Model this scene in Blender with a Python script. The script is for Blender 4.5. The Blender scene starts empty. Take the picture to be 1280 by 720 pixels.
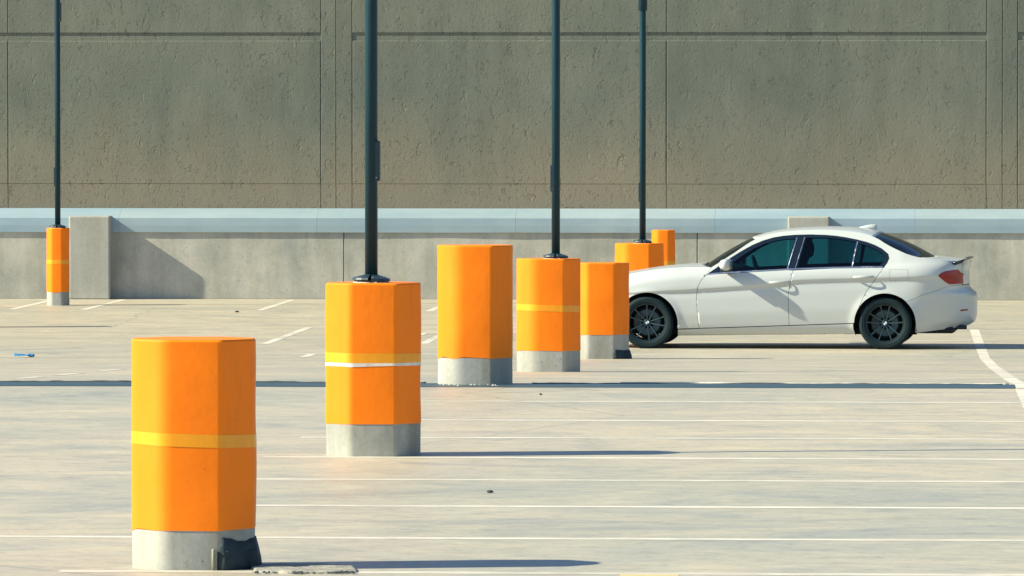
import bpy, bmesh, math, random
import numpy as np
from mathutils import Vector, Matrix, noise
from mathutils.geometry import delaunay_2d_cdt

random.seed(7)
S = bpy.context.scene
COL = S.collection
PI = math.pi

# ------------------------------------------------------------------ camera
cam_data = bpy.data.cameras.new('camera')
cam = bpy.data.objects.new('camera', cam_data)
COL.objects.link(cam)
cam.location = (0, 0, 2.22)
cam.rotation_euler = (math.radians(90 - 1.6325), 0, math.radians(3.4336))
cam_data.sensor_width = 36
cam_data.lens = 225
cam_data.clip_start = 1
cam_data.clip_end = 3000
S.camera = cam

# ------------------------------------------------------------------ sky, sun, exposure
SUN = Vector((-1.5, -0.32, 1.0)).normalized()          # towards the sun
SUN_EL = math.asin(SUN.z)
SUN_AZ = math.atan2(SUN.x, SUN.y)
world = bpy.data.worlds.new('World')
S.world = world
world.use_nodes = True
wn = world.node_tree
bg = wn.nodes['Background']
sky = wn.nodes.new('ShaderNodeTexSky')
sky.sky_type = 'NISHITA'
sky.sun_disc = False
sky.sun_elevation = SUN_EL
sky.sun_rotation = SUN_AZ
sky.air_density = 1.0
sky.dust_density = 0.2
sky.ozone_density = 4.0
wn.links.new(sky.outputs[0], bg.inputs[0])
bg.inputs[1].default_value = 0.08
sl = bpy.data.lights.new('sun', 'SUN')
sl.energy = 5.0
sl.angle = math.radians(0.55)
sl.color = (0.98, 0.915, 0.70)
so = bpy.data.objects.new('sun', sl)
COL.objects.link(so)
so.location = (-40, -10, 40)
so.rotation_euler = (-SUN).to_track_quat('-Z', 'Y').to_euler()
S.view_settings.view_transform = 'Standard'
S.view_settings.look = 'None'
S.view_settings.gamma = 1.0
S.view_settings.exposure = 1.10
S.view_settings.use_curve_mapping = False


# ------------------------------------------------------------------ helpers
def link(o, parent=None):
    COL.objects.link(o)
    if parent is not None:
        o.parent = parent
    return o


def tag(o, label=None, cat=None, group=None, kind=None):
    if label: o['label'] = label
    if cat: o['category'] = cat
    if group: o['group'] = group
    if kind: o['kind'] = kind
    return o


def thing(name, loc, label, cat, group=None, rz=0.0):
    o = bpy.data.objects.new(name, None)
    o.empty_display_size = 0.2
    link(o)
    o.location = loc
    o.rotation_euler = (0, 0, rz)
    return tag(o, label, cat, group)


def from_bm(name, bm, mat, parent=None, smooth=False, loc=None):
    me = bpy.data.meshes.new(name)
    bm.normal_update()
    bm.to_mesh(me)
    bm.free()
    me.materials.append(mat)
    if smooth:
        for p in me.polygons: p.use_smooth = True
    o = bpy.data.objects.new(name, me)
    link(o, parent)
    if loc is not None: o.location = loc
    return o


def from_data(name, verts, faces, mat, parent=None, smooth=False, loc=None):
    me = bpy.data.meshes.new(name)
    me.from_pydata([tuple(v) for v in verts], [], faces)
    me.update()
    me.materials.append(mat)
    if smooth:
        for p in me.polygons: p.use_smooth = True
    o = bpy.data.objects.new(name, me)
    link(o, parent)
    if loc is not None: o.location = loc
    return o


def bm_box(bm, x0, x1, y0, y1, z0, z1, bev=0.0, seg=1):
    vs = [bm.verts.new(p) for p in ((x0, y0, z0), (x1, y0, z0), (x1, y1, z0), (x0, y1, z0),
                                    (x0, y0, z1), (x1, y0, z1), (x1, y1, z1), (x0, y1, z1))]
    fs = [bm.faces.new([vs[i] for i in f]) for f in
          ((0, 3, 2, 1), (4, 5, 6, 7), (0, 1, 5, 4), (1, 2, 6, 5), (2, 3, 7, 6), (3, 0, 4, 7))]
    if bev:
        es = {e for f in fs for e in f.edges}
        bmesh.ops.bevel(bm, geom=list(es), offset=bev, segments=seg, affect='EDGES', profile=0.5)
    return bm


def box(name, x0, x1, y0, y1, z0, z1, mat, parent=None, bev=0.0, seg=1, loc=None):
    return from_bm(name, bm_box(bmesh.new(), x0, x1, y0, y1, z0, z1, bev, seg), mat, parent, False, loc)


def rings(name, ringlist, mat, parent=None, smooth=False, cap0=True, cap1=True, closed=True, loc=None):
    n = len(ringlist[0])
    verts = [p for r in ringlist for p in r]
    faces = []
    for i in range(len(ringlist) - 1):
        for j in range(n if closed else n - 1):
            k = (j + 1) % n
            faces.append((i * n + j, i * n + k, (i + 1) * n + k, (i + 1) * n + j))
    if cap0: faces.append(tuple(range(n - 1, -1, -1)))
    if cap1: faces.append(tuple(range((len(ringlist) - 1) * n, len(ringlist) * n)))
    return from_data(name, verts, faces, mat, parent, smooth, loc)


def lathe_z(name, prof, mat, parent=None, n=24, smooth=True, loc=None):
    rl = [[(r * math.cos(2 * PI * k / n), r * math.sin(2 * PI * k / n), z) for k in range(n)] for r, z in prof]
    return rings(name, rl, mat, parent, smooth, True, True, True, loc)


def autosmooth(o, deg=35):
    me = o.data
    for p in me.polygons: p.use_smooth = True
    bm = bmesh.new(); bm.from_mesh(me)
    for e in bm.edges:
        if len(e.link_faces) == 2 and e.calc_face_angle(0) > math.radians(deg):
            e.smooth = False
    bm.to_mesh(me); bm.free()
    return o


# ------------------------------------------------------------------ materials
def new_mat(name):
    m = bpy.data.materials.new(name)
    m.use_nodes = True
    nt = m.node_tree
    return m, nt, nt.nodes['Principled BSDF']


def N(nt, t, **kw):
    n = nt.nodes.new(t)
    for k, v in kw.items():
        setattr(n, k, v)
    return n


def coords(nt, scale=(1, 1, 1), world=True, rot=(0, 0, 0)):
    if world:
        g = N(nt, 'ShaderNodeNewGeometry'); out = g.outputs['Position']
    else:
        g = N(nt, 'ShaderNodeTexCoord'); out = g.outputs['Object']
    mp = N(nt, 'ShaderNodeMapping')
    mp.inputs['Scale'].default_value = scale
    mp.inputs['Rotation'].default_value = rot
    nt.links.new(out, mp.inputs['Vector'])
    return mp.outputs['Vector']


def noise_tex(nt, vec, scale, detail=6, rough=0.6, dist=0.0):
    n = N(nt, 'ShaderNodeTexNoise')
    n.inputs['Scale'].default_value = scale
    n.inputs['Detail'].default_value = detail
    n.inputs['Roughness'].default_value = rough
    n.inputs['Distortion'].default_value = dist
    nt.links.new(vec, n.inputs['Vector'])
    return n.outputs['Fac']


def noise_color(nt, vec, scale):
    n = N(nt, 'ShaderNodeTexNoise')
    n.inputs['Scale'].default_value = scale
    nt.links.new(vec, n.inputs['Vector'])
    return n.outputs['Color']


def ramp(nt, fac, stops, interp='LINEAR'):
    r = N(nt, 'ShaderNodeValToRGB')
    r.color_ramp.interpolation = interp
    els = r.color_ramp.elements
    while len(els) < len(stops): els.new(0.5)
    for e, (p, c) in zip(els, stops):
        e.position = p
        e.color = (*c, 1) if len(c) == 3 else c
    nt.links.new(fac, r.inputs['Fac'])
    return r.outputs['Color']


def mix(nt, fac, a, b, mode='MIX'):
    m = N(nt, 'ShaderNodeMix', data_type='RGBA', blend_type=mode)
    m.clamp_factor = True
    for sock, v in ((m.inputs[0], fac), (m.inputs[6], a), (m.inputs[7], b)):
        if hasattr(v, 'is_linked'): nt.links.new(v, sock)
        elif isinstance(v, (int, float)): sock.default_value = v
        else: sock.default_value = (*v, 1)
    return m.outputs[2]


def mathn(nt, op, a, b=0.0):
    m = N(nt, 'ShaderNodeMath', operation=op)
    for sock, v in ((m.inputs[0], a), (m.inputs[1], b)):
        if hasattr(v, 'is_linked'): nt.links.new(v, sock)
        else: sock.default_value = v
    return m.outputs[0]


def bump(nt, bsdf, h, strength, dist):
    b = N(nt, 'ShaderNodeBump')
    b.inputs['Strength'].default_value = strength
    b.inputs['Distance'].default_value = dist
    nt.links.new(h, b.inputs['Height'])
    nt.links.new(b.outputs['Normal'], bsdf.inputs['Normal'])
    return b


def g3(v): return (v, v, v)


def mottled(name, ca, cb, scale=6, stretch=(1, 1, 1), rough=0.6, bstr=0.0, bdist=0.003, bscale=60, metallic=0.0,
            world=True, lo=0.3, hi=0.7, spec=0.5):
    m, nt, b = new_mat(name)
    v = coords(nt, stretch, world)
    f = noise_tex(nt, v, scale, 7, 0.62)
    c = ramp(nt, f, [(lo, ca), (hi, cb)])
    nt.links.new(c, b.inputs['Base Color'])
    b.inputs['Roughness'].default_value = rough
    b.inputs['Metallic'].default_value = metallic
    b.inputs['Specular IOR Level'].default_value = spec
    if bstr:
        v2 = coords(nt, (1, 1, 1), world)
        bump(nt, b, noise_tex(nt, v2, bscale, 5, 0.6), bstr, bdist)
    return m


def mat_ground():
    m, nt, b = new_mat('deck_concrete')
    v = coords(nt, (0.75, 1, 1))
    big = noise_tex(nt, v, 0.16, 5, 0.6, 0.8)
    mid = noise_tex(nt, v, 0.75, 9, 0.68, 1.8)
    swirl = noise_tex(nt, coords(nt, (0.5, 1, 1), True, (0, 0, 0.5)), 1.9, 7, 0.7, 2.5)
    fine = noise_tex(nt, coords(nt, (1, 1, 1)), 22, 5, 0.75)
    c = ramp(nt, mid, [(0.30, (0.320, 0.310, 0.268)), (0.46, (0.405, 0.375, 0.302)), (0.56, (0.435, 0.393, 0.308)), (0.72, (0.505, 0.444, 0.335))])
    c2 = ramp(nt, big, [(0.36, (0.86, 0.90, 0.90)), (0.62, (1.06, 1.02, 0.96))])
    c = mix(nt, 1.0, c, c2, 'MULTIPLY')
    c3 = ramp(nt, swirl, [(0.30, (0.78, 0.80, 0.81)), (0.45, (0.97, 0.97, 0.96)), (0.58, (1.0, 1.0, 1.0)), (0.72, (1.14, 1.12, 1.08))])
    c = mix(nt, 0.8, c, c3, 'MULTIPLY')
    c4 = ramp(nt, fine, [(0.32, g3(0.80)), (0.6, g3(1.05))])
    c = mix(nt, 0.7, c, c4, 'MULTIPLY')
    grit = noise_tex(nt, coords(nt, (0.8, 1, 1)), 6.5, 6, 0.78, 0.6)
    c = mix(nt, 0.75, c, ramp(nt, grit, [(0.34, (0.74, 0.75, 0.76)), (0.48, g3(0.99)), (0.66, (1.10, 1.09, 1.06))]), 'MULTIPLY')
    # hairline cracks
    cr = N(nt, 'ShaderNodeTexVoronoi', feature='DISTANCE_TO_EDGE'); cr.inputs['Scale'].default_value = 0.21
    nt.links.new(mix(nt, 0.18, coords(nt), noise_color(nt, coords(nt), 1.3)), cr.inputs['Vector'])
    crm = ramp(nt, cr.outputs['Distance'], [(0.0, g3(1)), (0.0035, g3(0))])
    c = mix(nt, mathn(nt, 'MULTIPLY', crm, mathn(nt, 'MULTIPLY', mid, 0.8)), c, (0.13, 0.13, 0.12))
    # small dark drips and tyre specks
    spots = noise_tex(nt, coords(nt, (0.7, 1, 1)), 3.1, 3, 0.5)
    sm = ramp(nt, spots, [(0.70, g3(0)), (0.76, g3(1))])
    c = mix(nt, mathn(nt, 'MULTIPLY', sm, 0.35), c, (0.12, 0.115, 0.10))
    nt.links.new(c, b.inputs['Base Color'])
    rg = ramp(nt, mid, [(0.3, g3(0.42)), (0.7, g3(0.60))])
    nt.links.new(rg, b.inputs['Roughness'])
    b.inputs['Specular IOR Level'].default_value = 0.35
    bump(nt, b, fine, 0.25, 0.003)
    return m


def mat_stucco(name, ca, cb, cbounce):
    m, nt, b = new_mat(name)
    v = coords(nt, (1, 1, 1))
    vd = coords(nt, (1.0, 1.0, 0.55), True, (0, math.radians(28), 0))
    big = noise_tex(nt, v, 0.5, 5, 0.6)
    mid = noise_tex(nt, coords(nt, (1.6, 1, 0.6)), 2.2, 6, 0.65)
    c = ramp(nt, big, [(0.35, ca), (0.65, cb)])
    c = mix(nt, 0.55, c, ramp(nt, mid, [(0.3, g3(0.82)), (0.7, g3(1.14))]), 'MULTIPLY')
    st = noise_tex(nt, coords(nt, (1, 1, 0.09)), 3.2, 6, 0.65)
    c = mix(nt, 0.45, c, ramp(nt, st, [(0.36, (0.78, 0.82, 0.82)), (0.55, g3(1.0)), (0.72, (1.10, 1.08, 1.02))]), 'MULTIPLY')
    oi = N(nt, 'ShaderNodeObjectInfo')
    c = mix(nt, 1.0, c, ramp(nt, oi.outputs['Random'], [(0.0, (0.93, 0.94, 0.95)), (1.0, (1.06, 1.05, 1.02))]), 'MULTIPLY')
    # warm ground bounce light painted into the colour, ragged, towards the wall foot
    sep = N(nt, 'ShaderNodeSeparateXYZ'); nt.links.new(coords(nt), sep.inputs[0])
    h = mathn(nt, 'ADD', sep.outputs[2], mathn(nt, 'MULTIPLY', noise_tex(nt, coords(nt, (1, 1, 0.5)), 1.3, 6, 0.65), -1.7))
    bounce_m = ramp(nt, mathn(nt, 'MULTIPLY', h, 0.5), [(0.0, g3(1)), (0.72, g3(0))])
    c = mix(nt, mathn(nt, 'MULTIPLY', bounce_m, 0.62), c, cbounce)
    # trowel relief: granular render with ragged scars and pits
    r1 = noise_tex(nt, vd, 9.0, 5, 0.62, 0.4)
    r2 = noise_tex(nt, v, 32.0, 4, 0.6, 0.0)
    r3 = noise_tex(nt, coords(nt, (1, 1, 0.6), True, (0, math.radians(-22), 0)), 17.0, 4, 0.6, 0.3)
    dens_m = ramp(nt, noise_tex(nt, v, 0.8, 5, 0.65), [(0.36, g3(0.2)), (0.64, g3(1.0))])
    hgt = mathn(nt, 'MULTIPLY', mathn(nt, 'MULTIPLY', ramp(nt, r1, [(0.34, g3(1)), (0.385, g3(0))]), -1.0), dens_m)
    hgt = mathn(nt, 'ADD', hgt, mathn(nt, 'MULTIPLY', mathn(nt, 'MULTIPLY', ramp(nt, r3, [(0.345, g3(1)), (0.385, g3(0))]), -0.7), dens_m))
    hgt = mathn(nt, 'ADD', hgt, mathn(nt, 'MULTIPLY', ramp(nt, r3, [(0.63, g3(0)), (0.67, g3(1))]), 0.35))
    hgt = mathn(nt, 'ADD', hgt, mathn(nt, 'MULTIPLY', r2, 0.20))
    hgt = mathn(nt, 'ADD', hgt, mathn(nt, 'MULTIPLY', noise_tex(nt, v, 1.1, 1, 0.4), 0.6))
    nt.links.new(c, b.inputs['Base Color'])
    b.inputs['Roughness'].default_value = 0.85
    b.inputs['Specular IOR Level'].default_value = 0.2
    bump(nt, b, hgt, 0.9, 0.021)
    return m


def mat_cast(name, ca, cb, streak=0.35, tint=(0.8, 0.78, 0.7)):
    """cast concrete with vertical run marks and pin holes"""
    m, nt, b = new_mat(name)
    a = noise_tex(nt, coords(nt, (1, 1, 0.8)), 1.6, 7, 0.62)
    st = noise_tex(nt, coords(nt, (1, 1, 0.10)), 6.0, 5, 0.6)
    fine = noise_tex(nt, coords(nt), 34, 4, 0.7)
    c = ramp(nt, a, [(0.3, ca), (0.7, cb)])
    c = mix(nt, streak, c, ramp(nt, st, [(0.35, tint), (0.6, g3(1.08))]), 'MULTIPLY')
    c = mix(nt, 0.6, c, ramp(nt, fine, [(0.3, g3(0.84)), (0.62, g3(1.05))]), 'MULTIPLY')
    vh = noise_tex(nt, coords(nt), 12.0, 6, 0.72)
    c = mix(nt, mathn(nt, 'MULTIPLY', ramp(nt, vh, [(0.60, g3(0)), (0.72, g3(1))]), 0.45), c, tuple(x * 0.55 for x in ca))
    hole = N(nt, 'ShaderNodeTexVoronoi'); hole.inputs['Scale'].default_value = 11.0
    nt.links.new(coords(nt), hole.inputs['Vector'])
    c = mix(nt, mathn(nt, 'MULTIPLY', ramp(nt, hole.outputs['Distance'], [(0.05, g3(1)), (0.10, g3(0))]), 0.6), c, tuple(x * 0.4 for x in ca))
    nt.links.new(c, b.inputs['Base Color'])
    b.inputs['Roughness'].default_value = 0.8
    b.inputs['Specular IOR Level'].default_value = 0.25
    bump(nt, b, mathn(nt, 'ADD', a, mathn(nt, 'MULTIPLY', fine, 0.5)), 0.35, 0.006)
    return m


def mat_orange(name):
    m, nt, b = new_mat(name)
    a = noise_tex(nt, coords(nt, (1, 1, 0.6)), 3.0, 6, 0.6)
    fine = noise_tex(nt, coords(nt), 30, 4, 0.65)
    c = ramp(nt, a, [(0.3, (0.94, 0.198, 0.002)), (0.7, (0.985, 0.222, 0.003))])
    sc = noise_tex(nt, coords(nt, (2.0, 2.0, 0.7)), 7.0, 7, 0.7)
    scm = ramp(nt, sc, [(0.66, g3(0)), (0.74, g3(1))])
    c = mix(nt, mathn(nt, 'MULTIPLY', scm, 0.22), c, (0.66, 0.20, 0.05))
    gr = noise_tex(nt, coords(nt, (1, 1, 0.16)), 9.0, 6, 0.7)
    c = mix(nt, mathn(nt, 'MULTIPLY', ramp(nt, gr, [(0.52, g3(0)), (0.74, g3(1))]), 0.28), c, (0.50, 0.115, 0.012))
    sp = noise_tex(nt, coords(nt), 55.0, 3, 0.6)
    c = mix(nt, mathn(nt, 'MULTIPLY', ramp(nt, sp, [(0.68, g3(0)), (0.72, g3(1))]), 0.5), c, (0.40, 0.14, 0.04))
    nt.links.new(c, b.inputs['Base Color'])
    b.inputs['Roughness'].default_value = 0.55
    b.inputs['Specular IOR Level'].default_value = 0.22
    lump = noise_tex(nt, coords(nt), 5, 3, 0.5)
    bump(nt, b, mathn(nt, 'ADD', lump, mathn(nt, 'MULTIPLY', fine, 0.14)), 0.35, 0.011)
    return m


def plain(name, col, rough=0.5, metallic=0.0, coat=0.0, spec=0.5, var=0.12, scale=9):
    m = mottled(name, tuple(c * (1 - var) for c in col), tuple(min(1, c * (1 + var)) for c in col), scale, rough=rough,
                metallic=metallic, world=False, spec=spec)
    b = m.node_tree.nodes['Principled BSDF']
    b.inputs['Coat Weight'].default_value = coat
    b.inputs['Coat Roughness'].default_value = 0.06
    return m


def mat_line(name):
    m, nt, b = new_mat(name)
    a = noise_tex(nt, coords(nt, (0.8, 1, 1)), 5.0, 8, 0.75)
    worn = noise_tex(nt, coords(nt, (0.25, 1, 1)), 1.2, 8, 0.75)
    f = mathn(nt, 'ADD', mathn(nt, 'MULTIPLY', a, 0.5), mathn(nt, 'MULTIPLY', worn, 0.6))
    c = ramp(nt, f, [(0.44, (0.40, 0.375, 0.30)), (0.54, (0.53, 0.495, 0.405)), (0.66, (0.66, 0.62, 0.525))])
    nt.links.new(c, b.inputs['Base Color'])
    b.inputs['Roughness'].default_value = 0.6
    return m


def mat_glass(name, tint, refl_rough=0.02, ior=1.42):
    m = bpy.data.materials.new(name)
    m.use_nodes = True
    nt = m.node_tree
    nt.nodes.clear()
    out = N(nt, 'ShaderNodeOutputMaterial')
    tr = N(nt, 'ShaderNodeBsdfTransparent'); tr.inputs[0].default_value = (*tint, 1)
    gl = N(nt, 'ShaderNodeBsdfGlossy'); gl.inputs['Roughness'].default_value = refl_rough
    gl.inputs['Color'].default_value = (0.9, 0.95, 1, 1)
    fr = N(nt, 'ShaderNodeFresnel'); fr.inputs[0].default_value = ior
    mx = N(nt, 'ShaderNodeMixShader')
    nt.links.new(fr.outputs[0], mx.inputs[0])
    nt.links.new(tr.outputs[0], mx.inputs[1])
    nt.links.new(gl.outputs[0], mx.inputs[2])
    nt.links.new(mx.outputs[0], out.inputs[0])
    return m


M = {
    'ground': mat_ground(),
    'line': mat_line('road_paint_white'),
    'yellow_line': mottled('road_paint_yellow', (0.48, 0.40, 0.20), (0.60, 0.46, 0.16), 9),
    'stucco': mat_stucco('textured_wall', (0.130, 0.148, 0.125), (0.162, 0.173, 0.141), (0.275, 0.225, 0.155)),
    'parapet': mat_cast('parapet_concrete', (0.275, 0.285, 0.252), (0.475, 0.455, 0.385), 0.5),
    'block': mat_cast('block_concrete', (0.31, 0.315, 0.285), (0.385, 0.38, 0.335), 0.45),
    'base': mat_cast('bollard_concrete', (0.25, 0.26, 0.24), (0.42, 0.415, 0.37), 0.9),
    'orange': mat_orange('orange_paint'),
    'tape': mottled('yellow_tape', (0.80, 0.29, 0.0), (0.89, 0.335, 0.0), 20, (1, 1, 0.4), 0.35),
    'white_chip': mottled('chipped_primer', (0.55, 0.50, 0.42), (0.80, 0.76, 0.68), 25, (1, 1, 1), 0.8),
    'tar': mottled('bitumen', (0.004, 0.014, 0.019), (0.018, 0.034, 0.040), 14, (1, 1, 1), 0.75, 0.6, 0.01, 30),
    'pole': mottled('pole_paint', (0.0035, 0.026, 0.040), (0.008, 0.038, 0.052), 5, (1, 1, 0.3), 0.45, world=False, spec=0.2),
    'pole_dark': mottled('pole_cover_paint', (0.006, 0.022, 0.036), (0.013, 0.034, 0.048), 8, (1, 1, 1), 0.5, world=False),
    'flash_a': mottled('galvanised_flashing', (0.235, 0.33, 0.375), (0.325, 0.405, 0.435), 1.1, (0.5, 1, 2.5), 0.45, metallic=0.1),
    'flash_b': mottled('galvanised_flashing_blue', (0.225, 0.335, 0.40), (0.31, 0.405, 0.46), 1.1, (0.5, 1, 2.5), 0.42, metallic=0.1),
    'steel': mottled('joint_plate', (0.022, 0.050, 0.066), (0.042, 0.080, 0.100), 1.5, (0.3, 3, 1), 0.55),
    'seal': mottled('joint_sealant', (0.012, 0.022, 0.028), (0.05, 0.065, 0.07), 9, (1, 1, 1), 0.8),
    'mortar': mottled('mortar', (0.42, 0.39, 0.32), (0.66, 0.62, 0.52), 8, (1, 1, 1), 0.85, 0.5, 0.01, 40),
    'patch': mottled('old_mortar', (0.15, 0.155, 0.14), (0.36, 0.34, 0.28), 16, (1, 1, 1), 0.85, 0.7, 0.012, 40),
    'paint': plain('car_paint_white', (0.455, 0.485, 0.472), 0.33, 0.0, 0.4, 0.5, 0.015, 3),
    'black_gloss': plain('gloss_black_trim', (0.006, 0.012, 0.022), 0.18, 0.0, 0.4),
    'black': plain('black_plastic', (0.008, 0.014, 0.018), 0.6),
    'liner': plain('wheel_liner', (0.006, 0.010, 0.014), 0.85),
    'tyre': plain('tyre_rubber', (0.004, 0.016, 0.021), 0.75, spec=0.25),
    'rim': plain('dark_rim_paint', (0.007, 0.018, 0.024), 0.4, 0.3, 0.1),
    'spoke': plain('spoke_paint', (0.028, 0.058, 0.070), 0.32, 0.4, 0.3),
    'disc': plain('brake_disc', (0.05, 0.085, 0.10), 0.5, 0.5),
    'chrome': plain('bright_trim', (0.72, 0.74, 0.76), 0.22, 0.9),
    'red': plain('tail_lamp_red', (0.24, 0.001, 0.003), 0.35, 0.0, 0.0),
    'amber': plain('tail_lamp_inner', (0.20, 0.006, 0.006), 0.4, 0.0, 0.0),
    'lamp_clear': plain('head_lamp_lens', (0.30, 0.33, 0.35), 0.08, 0.2, 1.0),
    'seat': plain('seat_fabric', (0.012, 0.018, 0.022), 0.8),
    'glass': mat_glass('side_glass', (0.13, 0.42, 0.50)),
    'wglass': mat_glass('windscreen_glass', (0.16, 0.36, 0.43), 0.02, 1.30),
    'rglass': mat_glass('rear_glass', (0.10, 0.28, 0.36), 0.03, 1.22),
    'badge_blue': plain('badge_blue', (0.03, 0.16, 0.36), 0.25),
    'badge_white': plain('badge_white', (0.75, 0.77, 0.78), 0.25),
    'plastic_blue': plain('blue_plastic', (0.03, 0.20, 0.42), 0.35),
    'stone': plain('dark_stone', (0.03, 0.035, 0.035), 0.8),
    'lens': plain('lamp_lens', (0.6, 0.6, 0.55), 0.25),
}

# ------------------------------------------------------------------ ground
PROF = [(-400, 0), (0, 0), (28, 0), (40, 0), (51.0, 0), (55, -.14), (60, -.29), (66, -.47), (72.4, -.63), (77, -.65), (84, -.65),
        (94.0, -.65), (110, -.65), (1500, -.65)]


def gz(y):
    return float(np.interp(y, [p[0] for p in PROF], [p[1] for p in PROF]))


gx = [-1200, -60, -25, -12, -6, -3, 0, 3, 8, 25, 60, 1200]
gv = [(x, y, z) for (y, z) in PROF for x in gx]
nx = len(gx)
gf = [(j * nx + i, j * nx + i + 1, (j + 1) * nx + i + 1, (j + 1) * nx + i) for j in range(len(PROF) - 1) for i in range(nx - 1)]
ground = tag(from_data('parking_deck', gv, gf, M['ground']), kind='structure')
ground['label'] = 'pale sunlit concrete parking deck with faint stains'


def strip(name, pts, mat, z=0.001, parent=None, label=None):
    """painted polygon laid on the deck; pts (x, y) counter-clockwise quads, split at the slope breaks"""
    verts, faces = [], []
    for (x0, x1, y0, y1, sh) in pts:
        ys = [y0] + [p[0] for p in PROF if y0 < p[0] < y1] + [y1]
        b = len(verts)
        for y in ys:
            t = (y - y0) / (y1 - y0)
            verts += [(x0 + sh * t, y, gz(y) + z), (x1 + sh * t, y, gz(y) + z)]
        for i in range(len(ys) - 1):
            k = b + 2 * i
            faces.append((k, k + 1, k + 3, k + 2))
    o = from_data(name, verts, faces, mat, parent)
    tag(o, kind='structure')
    return o


def bay_line(y, x0=-3.98, x1=0.93, w=0.14, jit=0.0):
    """a stall line across the deck with slightly ragged long edges"""
    n = 26
    verts, faces = [], []
    for i in range(n + 1):
        x = x0 + (x1 - x0) * i / n
        j = 0.012 * noise.noise((x * 1.7, y, 3.1))
        for s in (-1, 1):
            yy = y + s * (w / 2 + 0.008 * noise.noise((x * 4, y, s))) + j
            verts.append((x, yy, gz(yy) + 0.0010))
    faces = [(2 * i, 2 * i + 2, 2 * i + 3, 2 * i + 1) for i in range(n)]
    o = from_data('bay_line', verts, faces, M['line'])
    return tag(o, kind='structure')


for y in (30.30, 35.35, 37.84, 40.24, 42.66, 45.05, 47.92):
    bay_line(y)
bay_line(32.72, -7.5, 0.93)
for y in (53.4, 55.9, 58.4, 60.35, 63.0, 66.0, 69.5, 73.2):
    bay_line(y, w=0.10)
bay_line(78.3, -3.4, 0.93, 0.10)
bay_line(81.9, 1.1, 6.0, 0.10)
# line closing the bays, running towards the wall
strip('bay_end_line', [(0.935, 1.065, 28.0, 50.28, 0)], M['line'], 0.0022)
strip('bay_end_line', [(0.945, 1.065, 50.28, 51.05, 0)], M['line'], 0.0050)
strip('bay_end_line', [(0.945, 1.065, 51.05, 82.2, 0)], M['line'], 0.0022)
# markings in the far bays
for (y, x0, x1) in ((87.4, -9.3, -4.2), (83.98, -9.55, -4.4), (82.6, -7.55, -4.6), (73.35, -7.0, -4.3), (80.6, -6.3, -4.4), (94.2, -13.0, 3.0)):
    bay_line(y, x0, x1, 0.13 if y < 90 else 0.1)
for (x, y0, y1) in ((-7.58, 76.6, 82.53), (-8.9, 89.2, 94.1), (-11.4, 89.4, 94.1), (-12.43, 89.5, 94.1), (-6.5, 89.0, 94.1),
                    (-7.53, 54.4, 56.1), (-7.53, 57.2, 58.8), (-7.55, 60.4, 62.1), (-6.69, 71.7, 73.28), (-5.68, 76.9, 79.6),
                    (-5.95, 79.8, 80.5)):
    strip('bay_line', [(x - 0.055, x + 0.055, y0, y1, 0)], M['line'], 0.0022)
strip('yellow_line', [(-1.30, -1.02, 30.0, 30.24, 0)], M['yellow_line'], 0.0016)

# slab joint across the far deck
strip('slab_joint', [(-30, -3.7, 71.00, 71.035, 0), (-3.0, 0.9, 71.00, 71.02, 0)], M['seal'], 0.0015)


# expansion joint: steel plate with lumpy sealant behind and a pale mortar edge
def ridge(name, xs, y, w, h, mat, parent=None, seed=0.0):
    rl = []
    for x in xs:
        a = max(0.2, 0.62 + 0.5 * noise.noise((x * 2.3 + seed, seed, 1)) + 0.35 * noise.noise((x * 9 + seed, 2, seed)))
        yy = y + 0.03 * noise.noise((x * 1.3, seed, 5))
        rl.append([(x, yy - w / 2, -0.03), (x, yy - w * 0.28, h * a * 0.8), (x, yy + w * 0.1, h * a), (x, yy + w / 2, -0.03)])
    return rings(name, rl, mat, parent, True, True, True, False)


plate = tag(strip('expansion_joint', [(-60, 0.94, 50.30, 50.99, 0), (1.07, 60, 50.30, 50.99, 0)], M['steel'], 0.003),
            'blue grey steel expansion joint strip crossing the deck')
ridge('sealant', np.arange(-16, -3.7, 0.05), 51.02, 0.07, 0.020, M['seal'], plate, 1.0)
ridge('sealant', np.arange(-2.9, 0.9, 0.05), 51.03, 0.07, 0.012, M['seal'], plate, 4.0)
ridge('mortar_edge', np.arange(-2.2, 0.92, 0.05), 51.07, 0.06, 0.016, M['mortar'], plate, 2.0)


# ------------------------------------------------------------------ the wall behind
YW = 94.9      # face of the textured wall
YP = 94.55     # face of the parapet
wall = thing('textured_wall', (-5.7, YW, -0.65), 'tall brown grey textured concrete wall with recessed groove lines', 'wall')
WX, WZ = -5.7, -0.65
K = 0.9963
jx = [-40.0, -35.0, -30.0, -26.0, -22.62, -22.38, -22.14, -17.9, -13.276 * K, -8.575 * K, -8.347 * K, -8.107 * K, -3.413 * K,
      1.337 * K, 1.573 * K, 1.798 * K, 6.5, 11.2, 16, 21, 26, 32, 40]


def wp(name, x0, x1, y0, y1, z0, z1, mat, parent, bev=0.0):
    return box(name, x0 - WX, x1 - WX, y0 - YW, y1 - YW, z0 - WZ, z1 - WZ, mat, parent, bev)


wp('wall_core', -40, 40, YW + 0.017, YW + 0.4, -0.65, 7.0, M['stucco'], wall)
for a, c in zip(jx[:-1], jx[1:]):
    g = 0.0055
    if c - a < 0.5:
        spans = [(0.45, 1.0515), (1.0535, 6.9)]
    else:
        spans = [(0.45, 1.0515), (1.0535, 3.185), (3.305, 6.9)]
    for z0, z1 in spans:
        wp('wall_panel', a + g, c - g, YW, YW + 0.034, z0, z1, M['stucco'], wall, 0.008 if z1 < 3.3 and z0 > 1.05 and c - a > 0.5 else (0.0015 if z0 < 0.5 else 0.004))

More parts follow.
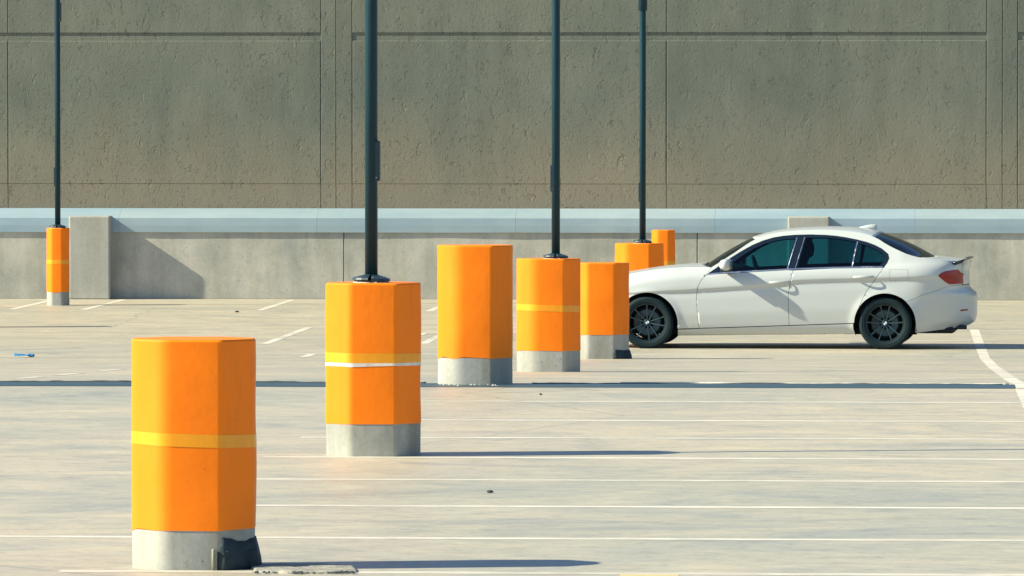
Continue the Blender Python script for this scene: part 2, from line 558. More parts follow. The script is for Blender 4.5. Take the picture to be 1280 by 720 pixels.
# parapet of cast panels
par = thing('parapet', (-5.7, YP, -0.65), 'low cast concrete parapet with stain streaks under the blue flashing', 'parapet')
px = [-29.2, -23.94, -18.68, -13.42, -8.17, -2.93, 2.31, 7.55, 12.8, 18.0, 23.3]
for a, c in zip(px[:-1], px[1:]):
    box('parapet_panel', a + 0.006 + 5.7, c - 0.006 + 5.7, 0, 0.33, 0, 1.19, M['parapet'], par, 0.006)

# metal flashing on the parapet: an upright fascia with a sloping cap
fl = thing('roof_flashing', (-5.7, YP, 0.34), 'pale blue folded sheet metal flashing along the top of the parapet', 'flashing')
seg_x = [-11.52 + 2.95 * k for k in range(-6, 9)]
for i, (a, c) in enumerate(zip(seg_x[:-1], seg_x[1:])):
    n = 12
    rl = []
    for k in range(n + 1):
        x = a + 0.0012 + (c - a - 0.0024) * k / n
        w = 0.012 * noise.noise((x * 0.8, 1, 2)) + 0.005 * noise.noise((x * 3, 4, 2))
        d = 0.030 + 0.6 * w
        zb = 0.0 + 0.2 * w
        rl.append([(x + 5.7, -d, zb), (x + 5.7, -d - 0.004, 0.10 + 0.1 * w), (x + 5.7, -d, 0.212), (x + 5.7, -d + 0.010, 0.222),
                   (x + 5.7, 0.12, 0.268 + 0.3 * w), (x + 5.7, 0.345, 0.352), (x + 5.7, 0.345, 0.30), (x + 5.7, 0.0, 0.16), (x + 5.7, -d + 0.012, zb)])
    f = rings('flashing_sheet', rl, M['flash_b'] if i % 4 == 1 else M['flash_a'], fl, False)


def concrete_block(x0, x1, label):
    t = thing('concrete_block', ((x0 + x1) / 2, YP - 0.30, -0.65), label, 'concrete block', 'concrete blocks against the parapet')
    h = 1.235
    o = box('block', -(x1 - x0) / 2, (x1 - x0) / 2, 0, 0.36, 0, h, M['block'], t, 0.022, 2)
    return t


concrete_block(-12.235, -11.625, 'upright concrete block against the parapet beside slim orange bollard')
concrete_block(-1.589, -0.977, 'concrete block top showing above the roof of the white car')

# ------------------------------------------------------------------ bollards
def oct_section(w, d, ch, r, n=4, soft_left=1.0):
    """plan of a chamfered square, corner arcs of radius r (larger on the left when soft)"""
    hx, hy = w / 2, d / 2
    c = ch
    P = [(-hx + c, -hy), (hx - c, -hy), (hx, -hy + c), (hx, hy - c), (hx - c, hy), (-hx + c, hy), (-hx, hy - c), (-hx, -hy + c)]
    out = []
    m = len(P)
    for i in range(m):
        p0, p1, p2 = Vector(P[i - 1]), Vector(P[i]), Vector(P[(i + 1) % m])
        rr = r * (soft_left if i in (0, 7) else 1.0)
        a = (p0 - p1).normalized() * min(rr, (p0 - p1).length * 0.48)
        b = (p2 - p1).normalized() * min(rr, (p2 - p1).length * 0.48)
        for k in range(n + 1):
            t = k / n
            q = p1 + a * (1 - t) ** 2 + b * t ** 2
            out.append((q.x, q.y))
    return out


def column_mesh(name, sec, zs, grow, mat, parent, seed, amp=0.0025, cap_bevel=0.0, ragged=0.0):
    rl = []
    for zi, z in enumerate(zs):
        ring = []
        for (x, y) in sec:
            L = math.hypot(x, y)
            s = 1 + (grow + amp * noise.noise((x * 3 + seed, y * 3, z * 3 + seed)) * 2) / L
            if cap_bevel and zi == len(zs) - 1: s -= cap_bevel / L
            zz = z
            if ragged and zi in (0,):
                zz += ragged * noise.noise((x * 11 + seed, y * 11, seed))
            ring.append((x * s, y * s, zz))
        rl.append(ring)
    return autosmooth(rings(name, rl, mat, parent), 32)


H = 1.115
GROUP = 'orange concrete bollards across the parking deck'


def bollard(x, y, label, w=0.60, ch=0.152, base=0.20, tape=None, chip=False, soft=1.0, seed=0.0, rz=0.0, tar=0, h=H, r=0.02):
    y -= 0.06 if w > 0.5 else 0.0
    t = thing('concrete_bollard', (x, y, gz(y) - 0.004), label, 'bollard', GROUP, math.radians(rz))
    dp = 0.46 if w > 0.5 else w
    sec = oct_section(w, dp, ch, r, 4, soft)
    zs = [0, base * 0.5, base + 0.004]
    column_mesh('bare_base', sec, zs, 0.0, M['base'], t, seed)
    n = 14
    n = 30
    z1 = [base + (h - 0.010 - base) * k / n for k in range(n + 1)] + [h]
    column_mesh('painted_shaft', sec, z1, 0.0028, M['orange'], t, seed, 0.0032, 0.008, 0.016)
    if tape:
        zt = tape
        rl = []
        for z in (zt - 0.031, zt - 0.010, zt + 0.010, zt + 0.031):
            ring = []
            for (sx, sy) in sec:
                L = math.hypot(sx, sy)
                s = 1 + (0.0028 + 0.0064 * noise.noise((sx * 3 + seed, sy * 3, z * 3 + seed)) + 0.0016) / L
                ring.append((sx * s, sy * s, z + 0.006 * noise.noise((sx * 2 + seed, sy * 2, 0)) - 0.020 * sx))
            rl.append(ring)
        autosmooth(rings('tape_band', rl, M['tape'], t, False, False, False), 32)
    if chip:
        rl = []
        for side in (0, 1):
            ring = []
            for (sx, sy) in sec:
                L = math.hypot(sx, sy)
                s = 1 + (0.0028 + 0.0064 * noise.noise((sx * 3 + seed, sy * 3, chip * 3 + seed)) + 0.0022) / L
                z = chip + (0.011 if side else -0.013 - 0.006 * noise.noise((sx * 17 + seed, sy * 17, 3)))
                if side == 0 and sx > -0.10: z += 0.005 + 0.010 * noise.noise((sx * 40, sy * 40, 2))
                ring.append((sx * s, sy * s, z))
            rl.append(ring)
        rings('chipped_stripe', rl, M['white_chip'], t, False, False, False)
    if tar:
        # bitumen daubed round the right-hand foot, with two stubs of cut conduit
        pts = []
        for k, (sx, sy) in enumerate(sec):
            if sy < 0.14 * w / 0.6 and sx > (0.06 if tar == 1 else 0.12) and not (sy > 0 and sx < 0.2):
                pts.append((sx, sy))
        pts.sort(key=lambda p: math.atan2(p[1], p[0]))
        dens = []
        for p, q in zip(pts[:-1], pts[1:]):
            m = max(1, int(math.dist(p, q) / 0.015))
            for k in range(m):
                dens.append((p[0] + (q[0] - p[0]) * k / m, p[1] + (q[1] - p[1]) * k / m))
        dens.append(pts[-1])
        rl = []
        top = 0.15 if tar == 1 else 0.115
        for k, (sx, sy) in enumerate(dens):
            L = math.hypot(sx, sy)
            e = min(1, k / 3, (len(dens) - 1 - k) / 3)
            tz = (top + 0.030 * noise.noise((sx * 7, sy * 7, seed)) + 0.006 * noise.noise((sx * 30, sy * 30, seed))) * (0.7 + 0.3 * e)
            g = 0.006 + 0.010 * e + 0.010 * abs(noise.noise((sx * 15, sy * 15, seed + 4))) * e
            f = lambda o, z: (sx * (1 + o / L), sy * (1 + o / L), z)
            rl.append([f(-0.01, -0.01), f(g + 0.018 * e, -0.01), f(g + 0.010 * e, tz * 0.35), f(g * 0.9, tz * 0.7), f(0.004, tz), f(-0.01, tz)])
        rings('bitumen_patch', rl, M['tar'], t, True)
        bm = bmesh.new()
        bm_box(bm, 0.23, 0.315, -0.14, 0.05, 0.0, 0.095, 0.018, 2)
        for v in bm.verts:
            v.co += Vector((0.008, 0.008, 0.008)) * noise.noise(v.co * 14)
        from_bm('bitumen_lump', bm, M['tar'], t)
        stubs = [(0.105, -0.242, 0.105), (0.165, -0.225, 0.095)] if tar == 1 else [(0.20, -0.190, 0.085)]
        for (sx, sy, hh) in stubs:
            lathe_z('conduit_stub', [(0.008, 0), (0.008, hh), (0.006, hh + 0.002), (0.006, hh - 0.01)], M['base'], t, 10, True, (sx, sy, 0))
    return t


XR = -3.31
W6 = 0.588
bollard(-3.372, 30.68, 'orange octagonal bollard with yellow tape and black bitumen round its foot', W6, base=0.193, tape=0.625, seed=1, tar=1, soft=2.6, rz=3.5, h=1.105)
bollard(-3.316, 40.60, 'orange lamp bollard with yellow tape above a chipped white stripe', W6 + .01, base=0.207, tape=0.628, chip=0.585, seed=2, soft=1.4, rz=4.0, h=1.10)
bollard(-3.352, 51.00, 'orange bollard without tape or pole, standing in the steel joint strip', W6 + .005, base=0.215, seed=3, soft=3.6, rz=1.0, h=1.112)
bollard(-3.308, 61.00, 'orange lamp bollard with yellow tape and a tall clean concrete foot', W6 + .015, base=0.208, tape=0.615, seed=4, soft=3.6, rz=2.5, h=1.085)
bollard(-3.275, 71.30, 'orange bollard without tape beside the front wheel of the white car', W6 + .02, base=0.275, seed=5, soft=1.6, tar=2, rz=1.0, h=1.075)
bollard(-3.262, 81.50, 'orange lamp bollard rising behind the bonnet of the white car', W6 + .02, base=0.21, tape=None, seed=6, soft=3.0, rz=-4, h=1.122)
bollard(-3.32, 91.50, 'slim orange bollard without pole near the parapet behind the white car', w=0.325, ch=0.085, base=0.20, tape=0.625, seed=7, soft=1.5, h=1.095)
bollard(-12.025, 91.45, 'slim orange lamp bollard beside the upright concrete block', w=0.312, ch=0.080, base=0.20, tape=0.63, seed=8, soft=1.2, h=1.115)
bollard(-11.98, 82.30, 'slim orange bollard standing alone away from the lamp bollards', w=0.312, ch=0.080, base=0.20, tape=0.63, seed=9, soft=1.2)


# ------------------------------------------------------------------ lamp posts
def lamp_post(x, y, z0, label, boxside, boxz=(0.645, 0.90), cover=True, sleeve=False, seed=0):
    t = thing('lamp_post', (x, y, z0), label, 'lamp post', 'dark steel lamp posts on bollards')
    R = 0.0405
    top = 5.6
    lathe_z('pole', [(R, 0.0), (R, 2.0), (R * 0.98, 4.0), (R * 0.95, top)], M['pole'], t, 24)
    # base cover: two folded halves round the pole
    lathe_z('base_flange', [(0.112, 0.004), (0.112, 0.014), (0.09, 0.016)], M['pole_dark'], t, 8, False)
    for s in (-1, 1):
        rl = []
        m = 9
        for (rr, zz) in ((0.122, 0.010 if s > 0 else 0.018), (0.116, 0.030 if s < 0 else 0.026), (0.052, 0.046), (0.044, 0.050)):
            rl.append([(rr * math.sin(s * (0.10 + (PI - 0.2) * k / (m - 1))), -rr * math.cos(s * (0.10 + (PI - 0.2) * k / (m - 1))), zz) for k in range(m)])
        o = rings('base_cover', rl, M['pole_dark'], t, False, False, False, False)
        o.modifiers.new('thick', 'SOLIDIFY').thickness = 0.003
    for a in (0.2, 1.77, 3.3, 4.9):
        lathe_z('anchor_bolt', [(0.009, 0), (0.009, 0.030), (0.005, 0.034)], M['chrome'], t, 6, False, (0.085 * math.cos(a), 0.085 * math.sin(a), 0.004))
    lathe_z('grout', [(0.115, -0.012), (0.118, 0.002), (0.105, 0.007)], M['mortar'], t, 14, False)
    for (za, zb, sd) in ((boxz[0], boxz[1], boxside), (2.965, 3.235, 1)):
        bm = bmesh.new()
        x0, x1 = (0.012, R + 0.016) if sd > 0 else (-R - 0.014, -0.012)
        bm_box(bm, x0, x1, -0.030, 0.030, za, zb, 0.005, 1)
        cb = from_bm('hand_hole_box', bm, M['pole_dark'], t)
        lathe_z('screw', [(0.004, 0), (0.004, 0.004)], M['chrome'], cb, 6, False, ((x0 + x1) / 2, -0.032, za + 0.02))
    if sleeve:
        lathe_z('sleeve', [(R, 2.955), (0.056, 2.965), (0.056, 3.9), (R, 3.92)], M['pole'], t, 24)
    bm = bmesh.new()
    bm_box(bm, -0.15, 0.55, -0.13, 0.13, top - 0.02, top + 0.09, 0.02, 2)
    hd = from_bm('lamp_head', bm, M['pole_dark'], t)
    box('lens', 0.05, 0.50, -0.10, 0.10, top - 0.035, top - 0.021, M['lens'], hd)
    return t


lamp_post(-3.328, 40.54, 1.10 - 0.004, 'lamp post on the bollard with the chipped white stripe', 1)
lamp_post(-3.238, 60.94, gz(61) + 1.085 - 0.004, 'lamp post on the taped bollard with the clean tall foot', -1, (0.64, 0.89))
lamp_post(-3.220, 81.44, gz(81.5) + 1.122 - 0.004, 'lamp post on the bollard behind the white car', -1, (0.53, 0.77), sleeve=True)
lamp_post(-12.03, 91.45, -0.65 + 1.115 - 0.004, 'lamp post on the slim bollard by the concrete block', -1, (0.60, 0.87))


# ------------------------------------------------------------------ small things on the deck
def lump(name, loc, size, mat, label, cat, seed=0.0, sub=2):
    bm = bmesh.new()
    bmesh.ops.create_icosphere(bm, subdivisions=sub, radius=1.0)
    for v in bm.verts:
        f = 1 + 0.35 * noise.noise(v.co * 1.4 + Vector((seed, 0, seed))) + 0.12 * noise.noise(v.co * 4 + Vector((seed, 0, 0)))
        v.co = Vector((v.co.x * size[0], v.co.y * size[1], max(-0.75, v.co.z) * size[2])) * f
    zmin = min(v.co.z for v in bm.verts)
    for v in bm.verts: v.co.z -= zmin
    o = from_bm(name, bm, mat)
    o.location = loc
    return tag(o, label, cat)


lump('debris', (-2.32, 36.58, 0.0), (0.020, 0.016, 0.009), M['stone'], 'small black scrap lying between two white bay lines', 'debris', 1)
lump('pebble', (-9.14, 88.5, -0.65), (0.028, 0.05, 0.012), M['stone'], 'tiny dark pebble on the deck in front of the parapet', 'pebble', 2)
lump('pebble', (-7.08, 70.0, gz(70)), (0.024, 0.05, 0.014), M['stone'], 'tiny dark pebble beside the slab joint', 'pebble', 3)
lump('pebble', (-2.72, 49.0, 0), (0.011, 0.02, 0.008), M['stone'], 'tiny dark pebble in front of the steel joint strip', 'pebble', 5)
# flattened blue plastic in the slab joint
bm = bmesh.new()
bmesh.ops.create_grid(bm, x_segments=14, y_segments=8, size=0.5)
for v in bm.verts:
    x, y = v.co.x, v.co.y
    v.co = Vector((x * 0.22, y * 0.16 * (1 - 0.5 * abs(x)), 0.018 + 0.028 * noise.noise((x * 5, y * 5, 1)) + 0.012 * (1 - 4 * y * y)))
o = from_bm('plastic_scrap', bm, M['plastic_blue'], None, True, (-9.72, 71.0, gz(71.0) + 0.006))
o.modifiers.new('thick', 'SOLIDIFY').thickness = 0.002
tag(o, 'crumpled blue plastic scrap lying in the slab joint', 'litter')

# broken concrete patch and crumbs at the foot of the first bollard
bm = bmesh.new()
ol = []
for k in range(40):
    a = 2 * PI * k / 40
    ex = 0.25 * math.copysign(abs(math.cos(a)) ** 0.6, math.cos(a))
    ey = 0.27 * math.copysign(abs(math.sin(a)) ** 0.7, math.sin(a))
    f = 1 + 0.16 * noise.noise((math.cos(a) * 3, math.sin(a) * 3, 2))
    ol.append((ex * f + 0.10 * (ey / 0.27) * -0.6, ey * f))
rl = [[(x * s, y * s, z + 0.006 * noise.noise((x * 9, y * 9, z * 30))) for x, y in ol] for s, z in ((1.0, -0.004), (0.99, 0.009), (0.95, 0.013), (0.6, 0.015), (0.2, 0.014))]
o = rings('mortar_patch', rl, M['patch'], None, False, False, True)
o.location = (-2.83, 30.46, 0)
tag(o, 'thin broken mortar patch on the deck beside the bitumen foot', 'mortar patch')


def crumbs(name, n, xr, yr, size, mat, label, seed):
    random.seed(seed)
    verts, faces = [], []
    for i in range(n):
        cx, cy = random.uniform(*xr), random.uniform(*yr)
        s = size * random.uniform(0.4, 1.2)
        b = len(verts)
        z = gz(cy) + 0.004
        verts += [(cx - s, cy - s * .7, z), (cx + s * .8, cy - s, z), (cx + s, cy + s * .8, z), (cx - s * .6, cy + s, z),
                  (cx - s * .4, cy - s * .3, z + s * 1.1), (cx + s * .5, cy - s * .2, z + s * .9), (cx + s * .2, cy + s * .5, z + s * 1.2)]
        for f in ((0, 1, 5, 4), (1, 2, 6, 5), (2, 3, 6), (3, 0, 4, 6), (4, 5, 6)):
            faces.append(tuple(b + q for q in f))
    o = from_data(name, verts, faces, mat)
    return tag(o, label, None, None, 'stuff')


crumbs('mortar_crumbs', 14, (-3.62, -3.08), (50.44, 50.70), 0.009, M['mortar'], 'pale mortar crumbs along the foot of the joint bollard', 3)
crumbs('concrete_crumbs', 60, (-3.05, -2.56), (30.15, 30.24), 0.008, M['seal'], 'dark gritty crumbs along the edge of the mortar patch', 4)


# ------------------------------------------------------------------ the white saloon car
# local frame: x along the car (rear axle 0, nose at -3.57), z up from the tyres, side s = -1 faces the camera
def interp(x, pts):
    return float(np.interp(x, [p[0] for p in pts], [p[1] for p in pts]))


def smooth_curve(pts):
    """monotone cubic through the points"""
    xs = np.array([p[0] for p in pts], float); ys = np.array([p[1] for p in pts], float)
    h = np.diff(xs); d = np.diff(ys) / h
    m = np.zeros(len(xs))
    m[0], m[-1] = d[0], d[-1]
    for i in range(1, len(xs) - 1):
        m[i] = 0 if d[i - 1] * d[i] <= 0 else 2 * d[i - 1] * d[i] / (d[i - 1] + d[i])

    def f(x):
        x = min(max(x, xs[0]), xs[-1])
        i = int(min(max(np.searchsorted(xs, x) - 1, 0), len(h) - 1))
        t = (x - xs[i]) / h[i]
        return float(ys[i] * (1 + 2 * t) * (1 - t) ** 2 + m[i] * h[i] * t * (1 - t) ** 2 + ys[i + 1] * t * t * (3 - 2 * t) + m[i + 1] * h[i] * t * t * (t - 1))
    return f


BELT = smooth_curve([(-3.7, .66), (-3.3, .77), (-3.05, .845), (-2.7, .905), (-2.45, .925), (-2.2, .895), (-2.05, .885), (-1.15, .934), (0.0, .972), (.5, 1.0), (1.2, 1.0)])
CREASE = smooth_curve([(-3.7, .56), (-3.0, .66), (-2.2, .705), (-1.4, .765), (-1.0, .815), (0, .845), (.65, .865), (1.2, .87)])
TOP = smooth_curve([(-3.7, .66), (-3.5, .74), (-3.33, .79), (-3.05, .868), (-2.7, .935), (-2.45, .957), (-2.2, .962), (-2.05, .962)])
EDGE = smooth_curve([(-2.05, .962), (-1.8, 1.125), (-1.543, 1.292), (-1.4, 1.342), (-1.2, 1.378), (-.93, 1.398), (-.7, 1.400), (-.4, 1.380),
                     (-.142, 1.322), (.03, 1.225), (.277, 1.118), (.4, 1.085), (.55, 1.068), (.80, 1.038), (.95, 1.028)])
LOW = smooth_curve([(0, .775), (.10, .832), (.17, .856), (.30, .874), (.52, .890), (.78, .8915), (.94, .8855), (1, .9045)])
UPP = smooth_curve([(0, .9045), (.12, .906), (.4, .901), (.75, .886), (1, .868)])
XE_R = smooth_curve([(.15, .90), (.20, .93), (.27, .965), (.32, 1.025), (.42, 1.045), (.6, 1.046), (.645, 1.04), (.70, .975), (.74, .955), (.92, .945), (1.0, .965), (1.08, .98)])
XE_F = smooth_curve([(.15, -3.44), (.3, -3.54), (.5, -3.57), (.65, -3.56), (.75, -3.52), (.87, -3.42)])
P_R = smooth_curve([(.1, 2.1), (.55, 2.15), (.72, 2.5), (.85, 2.9), (1.1, 2.9)])
X0R, X0F, PF, KR, KF = 0.20, -2.98, 2.7, 0.80, 0.62
ARCH = ((0.0, .30), (-2.805, .30))
RA = 0.362


def half(x, z):
    """half width of the body side, before the rounding of nose and tail"""
    zb, zc = BELT(x), CREASE(x)
    if z <= zc:
        y = LOW(max(0, (z - .15) / (zc - .15)))
    elif z <= zb:
        y = UPP((z - zc) / (zb - zc))
    else:
        d = z - zb
        y = .868 - .10 * min(d, .03) / .03 * .1 - .50 * d - .28 * d * d
    if x < -2.0:
        t = TOP(x) - .15
        k = min(1, (-2.0 - x) / .4)
        if z > t: y -= .11 * k * ((z - t) / .15) ** 2
        y -= .035 * min(1, max(0, (-2.3 - x) / .8)) ** 2
    if x > .2:
        t = .90
        k = min(1, (x - .2) / .4)
        if z > t: y -= 1.6 * k * (z - t) ** 2
        if z < .62: y -= .085 * min(1, max(0, (x - .34) / .3)) * ((.62 - z) / .4) ** 1.4
    for (ax, az) in ARCH:
        r = math.hypot(x - ax, z - az)
        if r < .52 and z > .12: y += .016 * math.exp(-((r - RA) / .045) ** 2)
    return y


def lift(a, z, off=0.0):
    if a > X0R:
        q = min(1, (a - X0R) / KR); L = XE_R(z) - X0R
        x = X0R + L * math.sin(q * PI / 2) ** (2 / P_R(z))
        c = max(0, math.cos(q * PI / 2)) ** (2 / P_R(z))
        y = (half(min(x, X0R + 0.9 * L), z) + off) * c
        return (x + off * (1 - c), y, z)
    if a < X0F:
        q = min(1, (X0F - a) / KF); L = X0F - XE_F(z)
        x = X0F - L * math.sin(q * PI / 2) ** (2 / PF)
        c = max(0, math.cos(q * PI / 2)) ** (2 / PF)
        y = (half(max(x, X0F - 0.9 * L), z) + off) * c
        return (x - off * (1 - c), y, z)
    return (a, half(a, z) + off, z)


def to_a(x, z):
    if isinstance(x, str):                                   # 'r0.5' / 'f1' give the wrap directly
        q = float(x[1:])
        return X0R + KR * q if x[0] == 'r' else X0F - KF * q
    if x > X0R:
        L = XE_R(z) - X0R
        return X0R + KR * 2 / PI * math.asin(min(1, max(0, (x - X0R) / L)) ** (P_R(z) / 2))
    if x < X0F:
        L = X0F - XE_F(z)
        return X0F - KF * 2 / PI * math.asin(min(1, max(0, (X0F - x) / L)) ** (PF / 2))
    return x


def dens(poly, step=0.03):
    out = []
    for i, p in enumerate(poly):
        q = poly[(i + 1) % len(poly)]
        m = max(1, int(math.dist(p, q) / step))
        for k in range(m):
            out.append((p[0] + (q[0] - p[0]) * k / m, p[1] + (q[1] - p[1]) * k / m))
    return out


def inside(p, poly):
    c = False
    x, y = p
    j = len(poly) - 1
    for i in range(len(poly)):
        xi, yi = poly[i]; xj, yj = poly[j]
        if (yi > y) != (yj > y) and x < (xj - xi) * (y - yi) / (yj - yi) + xi: c = not c
        j = i
    return c


def shrink(poly, d):
    """move every outline point inwards by d"""
    area = sum(poly[i - 1][0] * poly[i][1] - poly[i][0] * poly[i - 1][1] for i in range(len(poly)))
    sg = 1 if area > 0 else -1
    out = []
    n = len(poly)
    for i in range(n):
        a, b, c = Vector(poly[i - 1]), Vector(poly[i]), Vector(poly[(i + 1) % n])
        e1, e2 = (b - a), (c - b)
        if e1.length < 1e-7 or e2.length < 1e-7: out.append(poly[i]); continue
        n1 = Vector((-e1.y, e1.x)).normalized() * sg
        n2 = Vector((-e2.y, e2.x)).normalized() * sg
        nn = (n1 + n2)
        if nn.length < 1e-4: nn = n1
        nn.normalize()
        k = d / max(0.5, nn.dot(n1))
        out.append((b.x + nn.x * k, b.y + nn.y * k))
    return out


def skin(name, outline, mat, parent, s, off=0.0, gap=0.0024, holes=(), step=0.03, grid=0.028, thick=0.006, raw=False, creases=True):
    """panel: outline in (x, z) laid on the body side s, smooth, with thickness"""
    if raw: pol = list(outline)
    else:
        d = []
        for i, p in enumerate(outline):
            d.append((to_a(p[0], p[1]), p[1]))
        pol = dens(d, step)
    if gap: pol = shrink(pol, gap)
    hs = [dens([(to_a(p[0], p[1]), p[1]) for p in h], step) for h in holes]
    pts, edges = [], []
    for lp in [pol] + hs:
        b = len(pts)
        pts += lp
        edges += [(b + i, b + (i + 1) % len(lp)) for i in range(len(lp))]
    x0 = min(p[0] for p in pol); x1 = max(p[0] for p in pol)
    z0 = min(p[1] for p in pol); z1 = max(p[1] for p in pol)
    def ok(p):
        return inside(p, pol) and not any(inside(p, h) for h in hs)
    nxg, nzg = int((x1 - x0) / grid) + 1, int((z1 - z0) / grid) + 1
    last = {}
    for i in range(nxg + 1):
        a = x0 + (x1 - x0) * (i + 0.5) / (nxg + 1)
        zl = [z0 + (z1 - z0) * (k + 0.5 * (i % 2) + .25) / (nzg + 1) for k in range(nzg + 1)]
        xr = lift(a, 0.7)[0]
        if creases:
            zc = CREASE(xr)
            zl = [z for z in zl if abs(z - zc) > 0.022]
            now = {}
            for rk, dz in enumerate((-.022, -.010, 0.0, .012)):
                if ok((a, zc + dz)) and ok((a + .006, zc + dz)) and ok((a - .006, zc + dz)):
                    now[rk] = len(pts)
                    pts.append((a, zc + dz))
                    if rk in last: edges.append((last[rk], now[rk]))
            last = now
        for z in zl:
            if ok((a, z)): pts.append((a, z))
    v2, e2, f2, *_ = delaunay_2d_cdt([Vector(p) for p in pts], edges, [], 0, 1e-6)
    faces = []
    for f in f2:
        c = (sum(v2[i].x for i in f) / len(f), sum(v2[i].y for i in f) / len(f))
        if ok(c): faces.append(tuple(f) if s < 0 else tuple(reversed(f)))
    verts = []
    for v in v2:
        x, y, z = lift(v.x, v.y, off)
        verts.append((x, s * y, z))
    o = from_data(name, verts, faces, mat, parent, True)
    if thick:
        md = o.modifiers.new('thick', 'SOLIDIFY'); md.thickness = thick; md.offset = -1
        md.use_rim = False
    return o


def arc(c, r, a0, a1, n=22):
    return [(c[0] + r * math.cos(math.radians(a0 + (a1 - a0) * k / n)), c[1] + r * math.sin(math.radians(a0 + (a1 - a0) * k / n))) for k in range(n + 1)]


def sheet(name, f, nu, nv, mat, parent, thick=0.010, flip=False):
    """grid surface f(u in -1..1, v in 0..1)"""
    verts = [f(-1 + 2 * i / nu, j / nv) for j in range(nv + 1) for i in range(nu + 1)]
    faces = []
    for j in range(nv):
        for i in range(nu):
            q = (j * (nu + 1) + i, j * (nu + 1) + i + 1, (j + 1) * (nu + 1) + i + 1, (j + 1) * (nu + 1) + i)
            faces.append(tuple(reversed(q)) if flip else q)
    o = from_data(name, verts, faces, mat, parent, True)
    if thick:
        md = o.modifiers.new('thick', 'SOLIDIFY'); md.thickness = thick; md.offset = -1
    return o


CAR = thing('parked_car', (-0.080, 76.09, gz(76.09)), 'white four door saloon car with dark wheels parked beside orange bollard', 'car', rz=math.radians(-3.0))

F_EDGE = [(-2.19, .245), (-2.212, .45), (-2.222, .623), (-2.198, .748), (-2.157, .82), (-2.10, .877)]
B_EDGE = [(-1.128, .283), (-1.136, .50), (-1.138, .632), (-1.119, .774), (-1.081, .930)]
R_EDGE = [(-.311, .486), (-.265, .60), (-.217, .689), (-.119, .82), (-.018, .964)]
WIN = [(-2.10, .877), (-1.15, .934), (-.60, .956), (-.018, .964), (.022, 1.02), (.044, 1.075), (.030, 1.125), (-.043, 1.184), (-.12, 1.222), (-.217, 1.258),
       (-.34, 1.288), (-.468, 1.313), (-.59, 1.331), (-.713, 1.341), (-.90, 1.346), (-1.077, 1.341), (-1.21, 1.330), (-1.326, 1.311), (-1.45, 1.275), (-1.575, 1.222),
       (-1.70, 1.152), (-1.826, 1.072), (-1.96, .975)]
P_FRONT = [(-1.90, .915), (-1.165, .952), (-1.075, 1.298), (-1.20, 1.292), (-1.32, 1.270), (-1.44, 1.234), (-1.56, 1.180), (-1.70, 1.092), (-1.84, .985)]
P_REAR = [(-1.035, .962), (-.405, .982), (-.352, 1.262), (-.46, 1.283), (-.60, 1.302), (-.75, 1.309), (-.945, 1.308)]
P_QUART = [(-.368, .984), (-.062, .988), (-.020, 1.045), (-.012, 1.085), (-.035, 1.125), (-.10, 1.168), (-.20, 1.211), (-.312, 1.246)]
TAILL = [(.62, .868), (.65, .900), (.70, .922), (.80, .938), (.845, .940), (.868, .905), (.905, .885), ('r0.72', .86), ('r0.72', .77), (.742, .768), (.70, .796), (.66, .832)]


